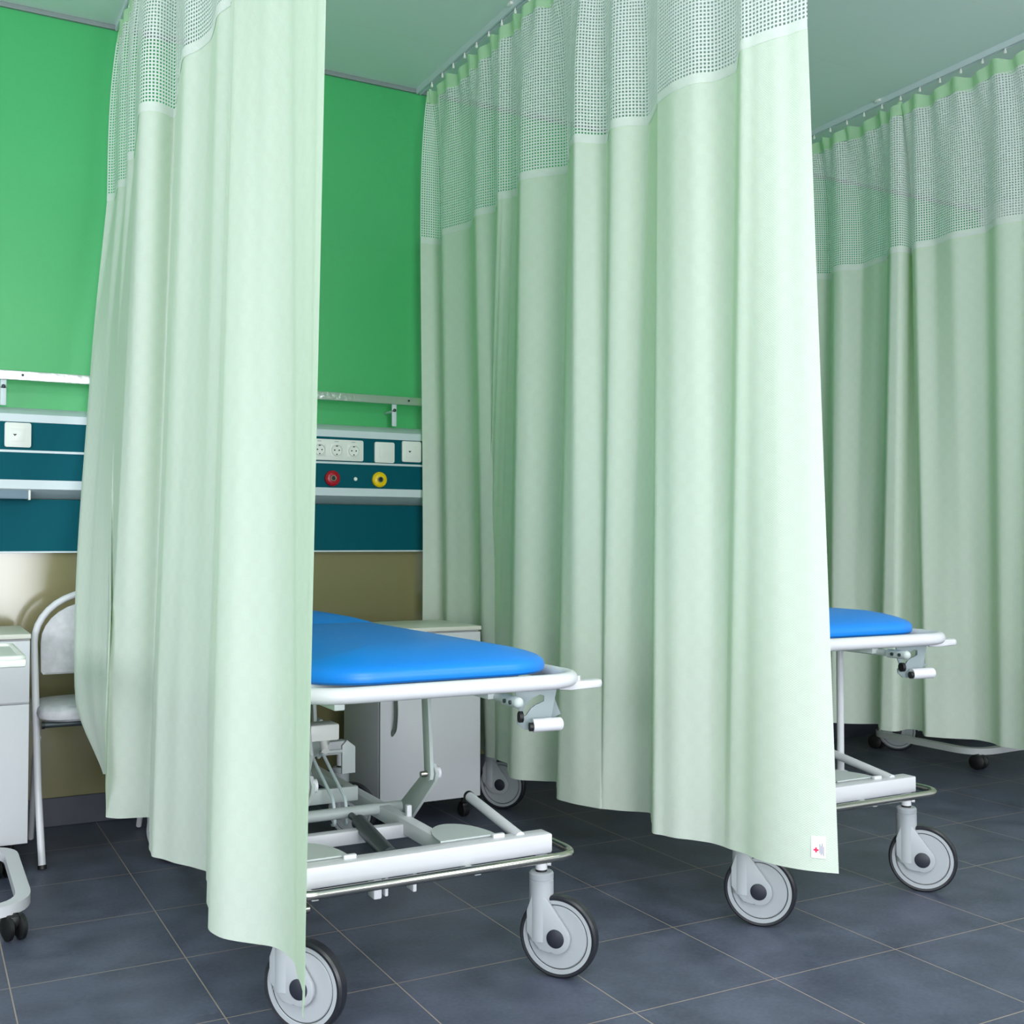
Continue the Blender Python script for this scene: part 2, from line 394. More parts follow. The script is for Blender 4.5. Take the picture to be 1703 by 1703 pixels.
def curtain(name, label, panels, step=0.012, trackx=0.0, ztop=2.946, passes=3, gather=0.013):
    """panels: lists of rows (top row first), each row a polyline of 3-D points across that panel"""
    cols = []; flags = []
    for rows in panels:
        L = max(sum((Vector(b)-Vector(a)).length for a, b in zip(r, r[1:])) for r in rows)
        n = max(4, int(L/step)+1); rs = [resample(r, n) for r in rows]
        new = [[rs[k][i] for k in range(len(rs))] for i in range(n)]
        for c in new:      # same number of keys in every column
            while len(c) < 4: c.insert(1, c[0].lerp(c[1], 0.5) if len(c) == 2 else c[1].lerp(c[2], 0.4))
        if cols:
            g = max((new[0][k]-cols[-1][k]).length for k in range(4)); mseg = max(1, int(g/step))
            a, b = cols[-1], new[0]
            for j in range(1, mseg): cols.append([a[k].lerp(b[k], j/mseg) for k in range(4)])
        cols += new
    cols = smooth_cols(cols, passes)
    ph = len(label)*0.7; s_ = 0.0; new = []
    for i, c in enumerate(cols):      # soft secondary folds in the hanging cloth
        if i: s_ += (c[-1]-cols[i-1][-1]).xy.length
        a, b = cols[max(0, i-1)], cols[min(len(cols)-1, i+1)]; d = (b[1]-a[1]).xy
        d = d.normalized() if d.length > 1e-6 else Vector((0, 1)); n_ = V(d.y, -d.x, 0)
        amp = 0.0030*math.sin(2*PI*s_/0.19+ph) + 0.0012*math.sin(2*PI*s_/0.093+1.3*ph)
        e = min(1, i/4, (len(cols)-1-i)/4)
        new.append([c[0]+n_*amp*e*0.6, c[1]+n_*amp*e, c[2]+n_*amp*e*1.1, c[3]+n_*amp*e*0.9])
    cols = new
    # arc length along the band gives the cloth's own coordinate
    u = [0]
    for a, b in zip(cols, cols[1:]): u.append(u[-1]+((b[0]-a[0]).xy.length))
    t = thing(name, label, 'curtain', (cols[len(cols)//2][0].x, cols[len(cols)//2][0].y, 0)); org = t.location.copy()
    def grid(nm, m, zf, nrow, off=None, parent=t):
        bm = bmesh.new(); uvl = bm.loops.layers.uv.new('UVMap'); vv = []; uvs = []
        for i, c in enumerate(cols):
            z1, z0 = zf(c, i); row = []; ru = []
            for k in range(nrow+1):
                z = z1+(z0-z1)*k/nrow; p = interp(c, z)
                if off: p = off(p, i, z, c)
                row.append(bm.verts.new(p-org)); ru.append((u[i], z))
            vv.append(row); uvs.append(ru)
        for i in range(len(vv)-1):
            for k in range(nrow):
                f = bm.faces.new((vv[i][k], vv[i][k+1], vv[i+1][k+1], vv[i+1][k])); f.smooth = True
                for l, q in zip(f.loops, (uvs[i][k], uvs[i][k+1], uvs[i+1][k+1], uvs[i+1][k])): l[uvl].uv = q
        me = bpy.data.meshes.new(nm); bm.to_mesh(me); bm.free(); me.materials.append(m)
        o = bpy.data.objects.new(nm, me); COL.objects.link(o); o.parent = parent; return o
    def nrm(i):
        a, b = cols[max(0, i-1)][0], cols[min(len(cols)-1, i+1)][0]; d = (b-a).xy
        d = d.normalized() if d.length > 1e-6 else Vector((1, 0)); return V(d.y, -d.x, 0)
    def up(p, i, z, c):      # towards the track the folds gather into the heading's ripples
        f = min(1, max(0, (z-ZB)/(ztop-ZB)))
        f = f*f*f
        rip = gather*math.sin(u[i]*2*PI/0.105)*f
        return V(p.x*(1-0.75*f)+trackx*0.75*f, p.y, p.z) + V(1, 0, 0)*rip
    grid('cloth', M['cloth'], lambda c, i: (ZB, c[-1].z+0.03), 40)
    grid('hem', M['cloth'], lambda c, i: (c[-1].z+0.03, c[-1].z), 2, lambda p, i, z, c: p)
    grid('seam_tape', M['tape'], lambda c, i: (ZB+0.024, ZB-0.004), 2, lambda p, i, z, c: up(p, i, z, c)+nrm(i)*0.0015)
    grid('net_panel', M['net'], lambda c, i: (ztop-0.05, ZB+0.02), 14, up)
    grid('heading_tape', M['heading'], lambda c, i: (ztop + 0.012*math.sin(u[i]*2*PI/0.21), ztop-0.055 + 0.008*math.sin(u[i]*2*PI/0.21+0.6)), 4, up)
    t['cols'] = 0; del t['cols']
    return t, cols
def B(*pts): return [at_z(x, y, ZB) for x, y in pts]
def H(z, *pts): return [at_z(x, y, z) for x, y in pts]
def drop(row, z, dx=0.0, dy=0.0): return [V(p.x+dx, p.y+dy, z) for p in row]

# first curtain: between the left bay and the middle bay
def Sil(*pts): return [at_y(px, py, Y) for px, py, Y in pts]
hz1 = 0.20
far_edge = Sil((178, 330, 4.30), (150, 620, 4.22), (138, 860, 3.98), (124, 1150, 3.70), (140, 1225, 3.68), (172, 1287, 3.68))
mid_edge = Sil((222, 264, 4.02), (196, 620, 3.90), (186, 860, 3.70), (180, 1100, 3.52), (179, 1225, 3.50), (178, 1290, 3.50))
def mid(top, bot, xl, xr, py=965):
    a, b = resample(top, 7), resample(bot, 7)
    m_ = [at_y(xl+(xr-xl)*i/6, py, (a[i].y+b[i].y)/2) for i in range(7)]
    return [a, m_, b]
c1p = [
    [B((178, 333), (192, 333), (195, 309), (210, 309), (213, 264), (225, 264)),
     [far_edge[1], far_edge[1].lerp(mid_edge[1], .5)+V(0.015, 0, 0), mid_edge[1]],
     [far_edge[3], far_edge[3].lerp(mid_edge[3], .5)+V(0.0, -0.01, 0), mid_edge[3]],
     [far_edge[5], far_edge[5].lerp(mid_edge[5], .5), mid_edge[5]]],
    mid(B((229, 200), (232, 181), (262, 182), (292, 197)), H(hz1, (174, 1360), (200, 1362), (250, 1358)), 184, 263),
    mid(B((301, 110), (306, 86), (333, 82), (353, 66), (362, 17), (386, 5)), H(hz1, (250, 1425), (275, 1430), (300, 1437), (345, 1450)), 264, 350),
    [[V(*at_y(389, 0, 2.5).xy, ZB), V(*at_y(410, 0, 2.42).xy, ZB), V(*at_y(440, 0, 2.30).xy, ZB), V(*at_y(478, 0, 2.17).xy, ZB), V(*at_y(505, 0, 2.03).xy, ZB), V(*at_y(547, 0, 1.87).xy, ZB)],
     H(hz1, (347, 1540), (352, 1551), (365, 1560), (400, 1568), (455, 1572), (480, 1590), (497, 1620), (504, 1655), (505, 1700))],
]
curtain('privacy_curtain', 'pale green ward curtain at the left, nearest of the three', c1p, trackx=0.66)

# second curtain: between the middle bay and the next
hz2 = 0.215
r1 = B((688, 409), (710, 409), (732, 409)); r2 = B((734, 391), (760, 384), (786, 377)); r3 = B((788, 358), (806, 355), (825, 351))
for r in (r1,):
    for p in r: p.y = min(p.y, 4.25)
c2p = [
    [r1, drop(r1, 1.0, -0.02, -0.02), drop(r1, hz2, 0.05)],
    [r2, drop(r2, 1.0, 0.01), drop(r2, hz2, 0.05)],
    [r3, drop(r3, 1.0, 0.02), drop(r3, hz2, 0.05)],
    [B((828, 330), (845, 328), (861, 324)), H(hz2, (802, 1243), (817, 1259), (845, 1270))],
    [B((863, 298), (900, 292), (944, 287)), H(hz2, (846, 1294), (864, 1297), (900, 1299), (927, 1300))],
    [B((948, 250), (955, 234), (980, 236), (1011, 238)), H(hz2, (926, 1329), (966, 1340), (1000, 1345))],
    [B((1015, 212), (1030, 208), (1060, 207), (1079, 208), (1094, 171)), H(hz2, (1003, 1345), (1030, 1348), (1083, 1352))],
    [B((1094, 171), (1120, 150), (1154, 135), (1189, 135), (1227, 118)), H(hz2, (1085, 1387), (1100, 1388), (1128, 1395), (1182, 1401), (1205, 1408))],
    [B((1231, 81), (1283, 64), (1343, 45)), H(hz2, (1214, 1412), (1271, 1433), (1328, 1447), (1395, 1453))],
]
cur2, cols2 = curtain('privacy_curtain', 'pale green ward curtain in the centre with a white care label at its lower corner', c2p, trackx=1.90)
# its sewn-in care label, with a red cross and a few grey lines of print
def care_label():
    c = cols2[-5][-1]; d = cols2[-9][-1]; z0 = c.z+0.035
    pa = interp(cols2[-3], z0); ex = (pa-interp(cols2[-8], z0)).normalized(); n = V(ex.y, -ex.x, 0)
    p0 = pa + n*0.004 - ex*0.040 - cur2.location
    ez = V(0, 0, 1)
    L = MB().prism(rrect(0, 0.036, 0, 0.054, 0.001, 2), p0, ex, ez, 0.0012).obj('care_label', M['labelw'], cur2, smooth=False)
    q = p0 + n*0.0012
    MB().prism([(0.006, 0.018), (0.010, 0.018), (0.010, 0.014), (0.014, 0.014), (0.014, 0.018), (0.018, 0.018), (0.018, 0.022), (0.014, 0.022), (0.014, 0.026), (0.010, 0.026), (0.010, 0.022), (0.006, 0.022)], q, ex, ez, 0.0008).obj('red_cross', M['crossred'], L, smooth=False)
    b = MB()
    for x, a, e in ((0.0205, 0.012, 0.036), (0.0235, 0.008, 0.032), (0.0265, 0.010, 0.038), (0.0295, 0.006, 0.030)):
        b.prism([(x, a), (x+0.0013, a+0.001), (x+0.0013, e), (x, e-0.001)], q, ex, ez, 0.0006)
    b.obj('print', M['print'], L, smooth=False)
care_label()

# third curtain, at the right
hz3 = 0.22
e1 = at_z(1703, 366, ZB); e2 = at_z(1703, 1247, hz3)
far3 = [V(3.74, 4.27, ZB), V(3.78, 4.1, ZB), V(3.72, 3.98, ZB)]
c3p = [
    [far3, drop(far3, hz3)],
    [B((1372, 463), (1383, 463)), H(hz3, (1360, 1190), (1378, 1190))],
    [B((1385, 452), (1399, 448), (1434, 448), (1452, 439), (1476, 432)), H(hz3, (1380, 1202), (1400, 1203), (1430, 1204), (1462, 1204))],
    [B((1480, 420), (1496, 417), (1511, 420), (1517, 426)), H(hz3, (1462, 1214), (1488, 1217), (1511, 1212), (1535, 1216))],
    [B((1520, 411), (1555, 407), (1584, 395), (1643, 385), (1655, 374), (1672, 369), (1703, 366)), H(hz3, (1537, 1225), (1563, 1227), (1620, 1230), (1650, 1235), (1665, 1242), (1703, 1247))],
    [[e1, V(3.80, e1.y-0.12, ZB), V(3.70, e1.y-0.2, ZB), V(3.78, e1.y-0.4, ZB), V(3.70, e1.y-0.55, ZB), V(3.75, 1.95, ZB)],
     [e2, V(3.82, e2.y-0.12, hz3), V(3.72, e2.y-0.2, hz3), V(3.80, e2.y-0.4, hz3), V(3.72, e2.y-0.55, hz3), V(3.75, 1.95, hz3)]],
]
curtain('privacy_curtain', 'pale green ward curtain at the right, behind the further blue couch', c3p, trackx=3.75)

# ceiling tracks with gliders
def track(x, label, y0=1.55):
    t = thing('curtain_track', label, 'curtain track', (x, 0, ZC))
    MB().prism([(-0.011, 0), (-0.011, -0.024), (-0.004, -0.024), (-0.004, -0.018), (0.004, -0.018), (0.004, -0.024), (0.011, -0.024), (0.011, 0)],
               (0, (y0+YB-0.016)/2, 0), (1, 0, 0), (0, 0, 1), YB-0.016-y0).obj('rail', M['alu'], t, smooth=False)
    k = y0+0.05; first = None
    while k < 4.3:
        if first is None:
            first = MB().cyl((0, 0, -0.018), (0, 0, -0.032), 0.003, 8).box((-0.004, -0.004, -0.043), (0.004, 0.004, -0.03), 0.001).obj('glider', M['plastic'], t); first.location.y = k
        elif k > 2.2:
            c = first.copy(); COL.objects.link(c); c.parent = t; c.location.y = k
        k += 0.105
    for y in (2.72, 3.50):
        MB().box((-0.022, y-0.015, -0.012), (-0.010, y+0.015, 0), 0.003).obj('ceiling_clip', M['plastic'], t)
track(0.66, 'slim curtain track on the ceiling over the left curtain'); track(1.90, 'slim curtain track on the ceiling over the centre curtain'); track(3.75, 'slim curtain track on the ceiling over the right curtain')

# ------------------------------------------------------------------ wheeled treatment couches
AXN = V(-0.78, -0.63, 0).normalized()          # the way the wheel faces look
ROLL = V(0.63, -0.78, 0).normalized()
def caster(parent, sx, sy, axn=AXN, roll=ROLL, z_top=0.292):
    """swivel caster: stem, fork housing, wheel with tyre and hub cap"""
    R = 0.097; wc = V(sx, sy, R) + roll*0.045
    c = MB().lathe([(0.0, 0.245), (0.026, 0.245), (0.0295, 0.241), (0.0295, 0.229), (0.0283, 0.228), (0.0283, 0.2265), (0.0295, 0.2255), (0.0295, 0.19), (0.0295, 0.085), (0.0, 0.085)], (sx, sy, 0), (0, 0, 1), 32)
    # the two cheeks reaching down to the axle
    for s in (1, -1):
        o = V(sx, sy, 0) + axn*(0.0215*s)
        hub = (0.045, R)
        pts = [(-0.028, 0.155), (-0.028, 0.105), (0.005, 0.066)]
        for a in range(-118, 42, 12): pts.append((hub[0]+0.036*math.cos(math.radians(a)), hub[1]+0.036*math.sin(math.radians(a))))
        pts += [(0.020, 0.190), (-0.01, 0.205)]
        c.prism(pts, o, roll, (0, 0, 1), 0.009, 0.0015)
    cc = c.obj('caster', M['castgrey'], parent)
    MB().lathe([(0.0, 0.243), (0.014, 0.243), (0.014, 0.252), (0.0, 0.252)], (sx, sy, 0), (0, 0, 1), 20).obj('seal', M['black'], cc)
    MB().cyl((sx, sy, 0.25), (sx, sy, z_top), 0.0145, 20).cyl((sx+0.010, sy-0.011, 0.264), (sx+0.017, sy-0.017, 0.264), 0.005, 10).obj('stem', M['white'], cc)
    wh = MB().lathe([(0.0, -0.0125), (0.072, -0.0125), (0.0735, -0.0105), (0.0755, -0.0105), (0.077, -0.0135), (0.087, -0.0135), (0.087, 0.0135), (0.077, 0.0135), (0.0755, 0.0105), (0.0735, 0.0105), (0.072, 0.0125), (0.0, 0.0125)], wc, axn, 64).obj('wheel', M['castgrey'], cc)
    MB().lathe([(0.074, -0.0108), (0.0757, -0.0108), (0.0757, 0.0108), (0.074, 0.0108)], wc, axn, 64, closed=True).obj('groove', M['black'], wh)
    MB().lathe([(0.086, -0.0135), (0.092, -0.0145), (0.0965, -0.010), (R, 0.0), (0.0965, 0.010), (0.092, 0.0145), (0.086, 0.0135)], wc, axn, 64, closed=True).obj('tyre', M['tyre'], cc)
    hb = MB()
    for s in (1, -1): hb.lathe([(0.0, 0.0), (0.022, 0.0), (0.022, 0.001), (0.020, 0.0022), (0.0, 0.0028)], wc+axn*(0.026*s), axn*s, 32)
    hb.obj('hub_cap', M['hub'], cc)
    return cc
def cushion(parent, name, x0, x1, y0, y1, z0, z1, r0, r1, rim=0.018):
    """upholstered pad: rounded plan (corner radius r0 at the foot, r1 at the head), soft rim and a low crown"""
    def ring(d, z):
        pts = []; q0, q1 = max(r0-d, 0.006), max(r1-d, 0.006); X0, X1, Y0, Y1 = x0+d, x1-d, y0+d, y1-d
        for cx, cy, a0, r in ((X1-q1, Y1-q1, 0, q1), (X0+q1, Y1-q1, 90, q1), (X0+q0, Y0+q0, 180, q0), (X1-q0, Y0+q0, 270, q0)):
            for j in range(13): a = math.radians(a0+90*j/12); pts.append(V(cx+r*math.cos(a), cy+r*math.sin(a), z))
        return pts
    h = z1-z0
    rings = [ring(d, z0+h*f) for d, f in ((0.03, 0.0), (0.006, 0.02), (0.001, 0.09), (0.0, 0.2), (0.001, 0.32), (0.006, 0.43), (0.018, 0.53), (0.04, 0.64), (0.08, 0.78), (0.13, 0.9), (0.19, 0.975), (0.25, 1.0))]
    return MB().rings(rings).obj(name, M['blue'], parent)
def couch(label, x, y, group, lift=0.0, wide=0.0, rear=1.5, end=1.9, post=False):
    t = thing('treatment_couch', label, 'examination couch', (x, y, 0), 0, group)
    # lower chassis
    f = MB().box((-0.318, -0.025, 0.292), (0.335, 0.025, 0.338), 0.003).box((-0.318, rear-0.025, 0.292), (0.335, rear+0.025, 0.338), 0.003)
    f.box((0.075, 0.02, 0.300), (0.105, rear-0.02, 0.338), 0.002).box((-0.30, 0.02, 0.300), (-0.27, rear-0.02, 0.338), 0.002)
    f.box((-0.29, 0.27, 0.292), (0.09, 0.30, 0.325), 0.002).box((-0.29, 1.0, 0.292), (0.09, 1.03, 0.325), 0.002)
    f.box((0.094, 0.290, 0.300), (0.107, 0.305, 0.366), 0.002).box((-0.290, 0.290, 0.300), (-0.277, 0.305, 0.366), 0.002)
    f.obj('chassis_frame', M['white'], t)
    MB().box((0.335, -0.022, 0.295), (0.337, 0.022, 0.335), 0.001).obj('end_cap', M['plastic'], t)
    # foot bumper of bright tube
    p = fillet([(0.325, 0.060, 0.299), (0.372, 0.060, 0.299), (0.372, -0.085, 0.299), (-0.325, -0.085, 0.299), (-0.325, 0.060, 0.299), (-0.28, 0.060, 0.299)], [0, .035, .06, .06, .035, 0])
    bu = MB().tube(p, 0.0100, 14).obj('bumper_rail', M['chrome'], t)
    for bx_ in (-0.27, 0.11):
        MB().box((bx_-0.008, -0.080, 0.284), (bx_+0.008, 0.0, 0.294), 0.002).obj('bumper_bracket', M['greywhite'], t)
    MB().box((-0.105, 0.01, 0.236), (-0.085, 0.05, 0.292), 0.004).obj('cable_clip', M['white'], t)
    MB().box((-0.078, 0.01, 0.240), (-0.070, 0.03, 0.292), 0.002).obj('cable_clip', M['white'], t)
    MB().box((-0.010, 0.01, 0.240), (-0.001, 0.05, 0.292), 0.002).obj('cable_clip', M['white'], t)
    MB().cyl((-0.30, -0.05, 0.262), (-0.275, -0.05, 0.262), 0.010, 14).cyl((-0.318, -0.05, 0.262), (-0.30, -0.05, 0.262), 0.005, 10).box((-0.298, -0.054, 0.245), (-0.293, -0.046, 0.285)).obj('bumper_bolt', M['chrome'], t)
    # caster guard plates behind the beam and brake lever tubes
    for s in (1, -1):
        cx = 0.135 if s > 0 else -0.235
        pts = [(cx+0.072*math.cos(math.radians(a)), 0.02+0.14*math.sin(math.radians(a))) for a in range(0, 181, 10)]
        MB().prism(pts, (0, 0, 0.341), (1, 0, 0), (0, 1, 0), 0.004).obj('guard_plate', M['greywhite'], t)
        MB().box((cx+0.066*1-0.01, 0.0, 0.337), (cx+0.066+0.02, 0.012, 0.347), 0.002).obj('guard_tab', M['white'], t)
    lv = MB().cyl((0.262, 0.0, 0.333), (0.262, 0.275, 0.374), 0.0125, 16).obj('brake_lever', M['white'], t)
    MB().cyl((0.262, 0.272, 0.3735), (0.262, 0.281, 0.3748), 0.0138, 16).obj('end_cap', M['black'], lv)
    for s in (1, -1):
        caster(t, 0.32 if s > 0 else -0.305, 0.0); caster(t, 0.32 if s > 0 else -0.30, rear)
    # lifting linkage
    ZF = 0.712+lift
    for s, xx in ((1, 0.132), (-1, -0.19)):
        w_ = 0.014
        up_ = [(-0.020, 0.0), (-0.014, -0.014), (0.0, -0.020), (0.014, -0.014), (0.020, 0.0), (0.020, 0.25+lift), (-0.020, 0.25+lift)]
        MB().prism(up_, (xx, 0.240, 0.453), (0, 1, 0), V(0, 0.10, 1), 0.010, 0.0015).obj('upper_link', M['greywhite'], t)
        lo_ = [(-0.020, 0.004), (-0.012, -0.018), (0.18, -0.175), (0.225, -0.155), (0.215, -0.115), (0.020, 0.020), (0.0, 0.024)]
        MB().prism(lo_, (xx+0.014, 0.238, 0.452), (0, 1, 0), (0, 0, 1), 0.010, 0.0015).obj('lower_link', M['greywhite'], t)
        MB().lathe([(0.0, 0), (0.016, 0), (0.016, 0.012), (0.0, 0.012)], (xx+0.014, 0.237, 0.453), (1, 0, 0), 24).obj('pivot_plate', M['white'], t)
        MB().cyl((xx-0.024, 0.238, 0.453), (xx-0.006, 0.238, 0.453), 0.0075, 14).obj('pivot_bolt', M['chrome'], t)
        # rear pair
        MB().prism([(-0.012, 0.0), (0.012, 0.0), (0.012, 0.26+lift), (-0.012, 0.25+lift)], (xx, 1.145, 0.445), (0, 1, 0), V(0, 0.16, 1), 0.012, 0.002).obj('upper_link', M['greywhite'], t)
        MB().prism([(-0.016, 0.012), (-0.010, -0.014), (0.19, -0.13), (0.215, -0.12), (0.205, -0.09), (0.016, 0.016)], (xx+0.014, 1.135, 0.452), (0, 1, 0), (0, 0, 1), 0.012, 0.002).obj('lower_link', M['greywhite'], t)
    MB().cyl((-0.30, 0.445, 0.328), (0.145, 0.445, 0.328), 0.015, 18).obj('torsion_tube', M['greywhite'], t)
    MB().cyl((-0.30, 1.345, 0.345), (0.145, 1.345, 0.345), 0.015, 18).obj('torsion_tube', M['greywhite'], t)
    dm = MB().tube([(0.000, 0.455, 0.320), (-0.014, 0.36, 0.326)], 0.009, 14).tube([(-0.010, 0.38, 0.324), (-0.0155, 0.345, 0.3255), (-0.0165, 0.34, 0.326), (-0.058, 0.03, 0.322)], [0.009, 0.012, 0.0195, 0.0195], 18).obj('gas_strut', M['dark'], t)
    for dx in (-0.045, -0.012):
        MB().tube(fillet([(dx-0.005, 0.66, 0.435), (dx, 0.64, 0.450), (dx, 0.452, 0.36), (dx, 0.44, 0.300), (dx, 0.46, 0.296)], 0.02, 4), 0.0045, 8).obj('pull_rod', M['alu'], t)
    MB().box((-0.040, 0.66, 0.478), (0.045, 0.73, 0.525), 0.006).cyl((0.0, 0.65, 0.452), (0.006, 0.70, 0.490), 0.011, 14).obj('control_box', M['plastic'], t)
    k = MB()
    k.prism([(0, 0), (0.05, 0.02), (0.09, 0.12), (0.05, 0.2), (0, 0.22), (-0.05, 0.1)], (-0.185, 0.62, 0.36), (0, 1, 0), (0, 0, 1), 0.01, 0.002)
    k.prism([(-0.02, -0.015), (0.17, 0.055), (0.18, 0.10), (0.13, 0.105), (-0.02, 0.04)], (-0.19, 0.72, 0.385), (0.8, 0.6, 0), (0, 0, 1), 0.012, 0.002)
    k.prism([(0, 0), (0.03, 0), (0.02, 0.26), (-0.005, 0.27)], (-0.135, 0.78, 0.40), V(0.6, 0.2, 0), V(-0.30, 0, 1), 0.012, 0.002)
    k.prism([(0, 0), (0.03, 0), (0.03, 0.16), (0.0, 0.16)], (-0.17, 0.80, 0.58), V(1, 0.2, 0), V(0.0, 0, 1), 0.012, 0.002)
    k.cyl((-0.12, 0.70, 0.44), (-0.02, 0.70, 0.44), 0.006, 10)
    k.prism([(-0.02, 0), (0.02, 0), (0.02, 0.075), (-0.005, 0.095), (-0.02, 0.08)], (-0.035, 0.70, 0.375), V(1, 0, 0), (0, 0, 1), 0.012, 0.002)
    k.box((-0.26, 0.55, 0.33), (-0.06, 0.57, 0.37), 0.003).box((-0.22, 0.60, 0.30), (-0.20, 0.64, 0.40), 0.003)
    k.obj('lift_crank', M['greywhite'], t).location.x = 0.12
    if post:
        MB().cyl((0.285, 0.23, 0.300), (0.285, 0.23, ZF), 0.011, 16).lathe([(0.0, 0.300), (0.026, 0.300), (0.024, 0.312), (0.012, 0.318), (0.0, 0.318)], (0.285, 0.23, 0), (0, 0, 1), 24).box((0.10, 0.215, 0.296), (0.30, 0.245, 0.303), 0.002).obj('support_post', M['white'], t)
    # upper frame with its tube loop
    loop = rrect(-0.305, 0.377+wide, -0.115, end, 0.10, 10)
    tf = MB().tube([(a, b, ZF) for a, b in loop], 0.0175, 18, closed=True)
    tf.obj('frame_tube', M['white'], t)
    u = MB().box((0.165, -0.02, ZF-0.045), (0.19, end-0.1, ZF-0.02), 0.003).box((-0.21, -0.02, ZF-0.045), (-0.185, end-0.1, ZF-0.02), 0.003)
    for yy in (0.0, 0.55, 1.08, end-0.1): u.box((-0.30, yy, ZF-0.024), (0.36, yy+0.03, ZF-0.004), 0.003)
    u.box((-0.27, 0.02, ZF-0.006), (0.27, end-0.04, ZF+0.012), 0.004)
    u.obj('support_frame', M['greywhite'], t)
    # release rod and hinge bracket at the foot corner
    rd = MB().cyl((0.188, -0.08, ZF-0.040), (0.188, 0.5, ZF-0.040), 0.009, 14).cyl((0.188, -0.125, ZF-0.040), (0.188, -0.06, ZF-0.040), 0.0125, 16).sphere((0.188, -0.125, ZF-0.04), 0.0125).obj('release_rod', M['greywhite'], t)
    MB().cyl((0.172, -0.112, ZF-0.04), (0.176, -0.112, ZF-0.04), 0.005, 10).cyl((0.172, -0.085, ZF-0.04), (0.176, -0.085, ZF-0.04), 0.005, 10).obj('rod_screw', M['dark'], rd)
    pl = [(-0.034, 0.0), (-0.032, -0.040), (-0.026, -0.060)]
    pl += [(-0.020, -0.058), (-0.016, -0.044), (-0.004, -0.028), (0.012, -0.018), (0.020, -0.022), (0.020, -0.036), (0.006, -0.042), (-0.006, -0.052), (-0.013, -0.068)]
    pl += [(-0.030, -0.074), (-0.030, -0.086), (-0.018, -0.100), (0.018, -0.104), (0.030, -0.090), (0.044, 0.0)]
    pl = [(a*1.3, b) for a, b in pl]
    br = MB().prism(pl, (0.256, -0.075, ZF-0.012), V(1, -0.30, 0), (0, 0, 1), 0.005, 0.0012)
    br.prism([(-0.01, 0.0), (0.018, -0.070), (-0.02, -0.085)], (0.318, -0.06, ZF-0.014), V(1, -0.18, 0), (0, 0, 1), 0.010, 0.002)
    br = br.obj('hinge_bracket', M['bracket'], t)
    MB().cyl((0.243, -0.095, ZF-0.100), (0.305, -0.112, ZF-0.098), 0.0155, 20).sphere((0.305, -0.112, ZF-0.098), 0.0155, (0.4, 1, 1)).obj('roller', M['white'], br)
    MB().cyl((0.222, -0.084, ZF-0.080), (0.213, -0.082, ZF-0.080), 0.013, 18).cyl((0.240, -0.100, ZF-0.102), (0.232, -0.098, ZF-0.102), 0.010, 18).obj('locking_knob', M['black'], br)
    # white push-handle paddle beyond the corner
    ph = []
    for a in range(-90, 91, 15): ph.append((0.075+0.024*math.cos(math.radians(a)), 0.020*math.sin(math.radians(a))))
    ph += [(0.0, 0.010), (-0.03, 0.006), (-0.03, -0.006), (0.0, -0.010)]
    MB().prism(ph, (0.366+wide, -0.05, ZF-0.020), V(0.97, 0.10, 0), V(-0.10, 0.97, 0), 0.020, 0.007).cyl((0.395+wide, -0.047, ZF-0.013), (0.395+wide, -0.047, ZF+0.001), 0.006, 12).obj('corner_buffer', M['white'], t)
    # upholstery
    cushion(t, 'leg_cushion', -0.27, 0.358+wide, -0.06, 1.055, ZF+0.010, ZF+0.082, 0.15, 0.03)
    cushion(t, 'backrest_cushion', -0.27, 0.335+wide, 1.05, end-0.06, ZF+0.012, ZF+0.097, 0.03, 0.10)
    return t
couch('blue treatment couch on wheels in the centre, just right of the left curtain', 1.02, 2.33, 'wheeled treatment couches', rear=1.42, end=1.64)
couch('blue treatment couch on wheels half hidden behind the centre curtain', 2.305, 2.375, 'wheeled treatment couches', 0.042, 0.022, post=True)
couch('treatment couch hidden behind the right curtain, one dark wheel showing under the hem', 4.62, 2.52, 'wheeled treatment couches', 0.03)

